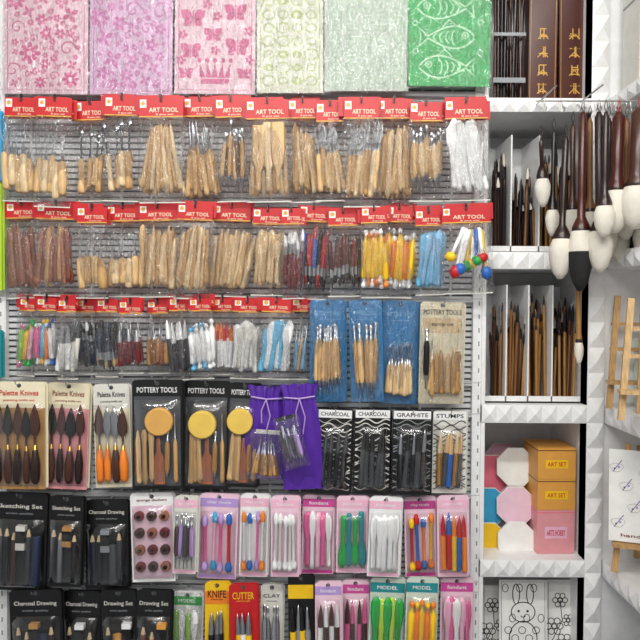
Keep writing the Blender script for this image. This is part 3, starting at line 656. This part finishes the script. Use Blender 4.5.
# ------------------------------------------------------------ easels & side shelf things
def easel(px,zb_,y,H,col='wood2',pic=None,w=.16,rz=-.35):
    mb=MB()
    for s in(-1,1): mb.box(-.008,.008,-.006,.006,0,H,col,Matrix.Translation((s*w*.5,0,0))@Matrix.Rotation(-s*.1,4,'Y')@Matrix.Rotation(-.15,4,'X'))
    mb.box(-.008,.008,-.006,.006,0,H*.95,col,Matrix.Translation((0,.14,0))@Matrix.Rotation(.08,4,'X'))
    mb.box(-w*.55,w*.55,-.03,.01,H*.22,H*.25,col); mb.box(-w*.4,w*.4,.04,.055,H*.72,H*.75,col); mb.box(-w*.45,w*.45,.02,.035,H*.5,H*.53,col)
    if pic:
        T=Matrix.Translation((0,-.012,H*.26))@Matrix.Rotation(-.15,4,'X')
        mb.box(-w*.62,w*.62,-.004,.004,0,H*.7,'paper',T)
        k=MB()
        for cx,cz in((-.45,.14),(-.15,.26),(.1,.2),(.3,.4),(-.3,.42),(-.48,.56),(.05,.52)):
            cx*=w;cz*=H
            pal=[(cx+(.017+.003*math.sin(3*q*.35))*math.cos(q*.35),cz+.012*math.sin(q*.35)) for q in range(18)]
            k.ribbon(pal,.0008,-.006,'grey',True); k.disc(cx+.006,cz+.002,.003,-.006,'lilac',n=8); k.disc(cx-.005,cz-.003,.0025,-.006,'silverbrown',n=8)
            k.ribbon([(cx-.01,cz-.012),(cx+.014,cz+.022)],.0015,-.0065,'purple')
        k.text('hand craft',0,H*.05,w*.8,.009,-.006,'redwood')
        b=len(mb.v); mb.v+=[tuple(T@Vector(v)) for v in k.v]
        for f,m in zip(k.f,k.m): mb.face([b+i for i in f],k.mats[m])
    p=W(px,320,y)
    return mb.obj('tabletop_easel',(p.x,y,zb_),(0,0,rz))
easel(640,shelf[3][0]+.001,-.1,.33,'wood2',rz=-.15)
easel(656,shelf[3][0]+.001,-.3,.32,'wood',rz=-.2)
easel(646,shelf[4][0]+.012,-.16,.36,'wood2',True,.14)
for (si,px,y,w,d,h,c,nm) in((1,630,-.1,.08,.1,.3,'offwhite','paper_stack'),(1,655,-.2,.1,.1,.26,'kraft','craft_supply_box'),(3,650,-.035,.14,.02,.2,'mint','drawing_board'),(5,630,-.15,.12,.12,.2,'grey','drawing_board')):
    mb=MB(); mb.box(-w/2,w/2,-d/2,d/2,0,h,c); mb.box(-w/2-.001,w/2+.001,-d/2-.001,d/2+.001,h*.8,h*.82,'grey'); mb.box(-w*.3,w*.3,-d/2-.0012,-d/2,h*.3,h*.6,'lblue')
    mb.obj(nm,(W(px,320,y).x+.03,y,shelf[si][0]+.001))
hooks.obj('display_hooks')
# ------------------------------------------------------------ room
def room(name,x0,x1,y0,y1,z0,z1,col):
    mb=MB(); mb.box(x0,x1,y0,y1,z0,z1,col); return mb.obj(name)
room('floor',-3,3,-4.5,.4,-.05,0,'grey')
room('wall_back',-3,3,.31,.4,0,2.9,'offwhite')
room('wall_right',1.26,1.32,-4.5,.31,0,2.9,'offwhite')
room('ceiling',-3,3,-4.5,.4,2.9,2.95,'paper')
# ------------------------------------------------------------ lights
def area(n,loc,tgt,sx,sy,p,c=(1,1,1)):
    l=bpy.data.lights.new(n,'AREA'); l.shape='RECTANGLE'; l.size=sx; l.size_y=sy; l.energy=p; l.color=c
    o=bpy.data.objects.new(n,l); o.location=loc; o.rotation_euler=(Vector(tgt)-Vector(loc)).to_track_quat('-Z','Y').to_euler(); bpy.context.collection.objects.link(o)
area('ceiling_light',(-.6,-1.7,2.85),(-.5,-.1,1.0),1.2,.12,20,(1,.985,.955))
area('ceiling_light',(.7,-1.7,2.85),(.6,-.1,1.0),1.2,.12,19,(1,.985,.955))
area('ceiling_light',(0,-2.7,2.85),(0,0,1.0),2.2,.14,17,(1,.985,.955))
area('ceiling_light',(0,-3.6,2.85),(0,0,1.0),2.2,.14,19,(1,.985,.955))
w=bpy.data.worlds.new('world'); bpy.context.scene.world=w; w.use_nodes=True
w.node_tree.nodes['Background'].inputs[0].default_value=(.98,.985,1,1); w.node_tree.nodes['Background'].inputs[1].default_value=.44
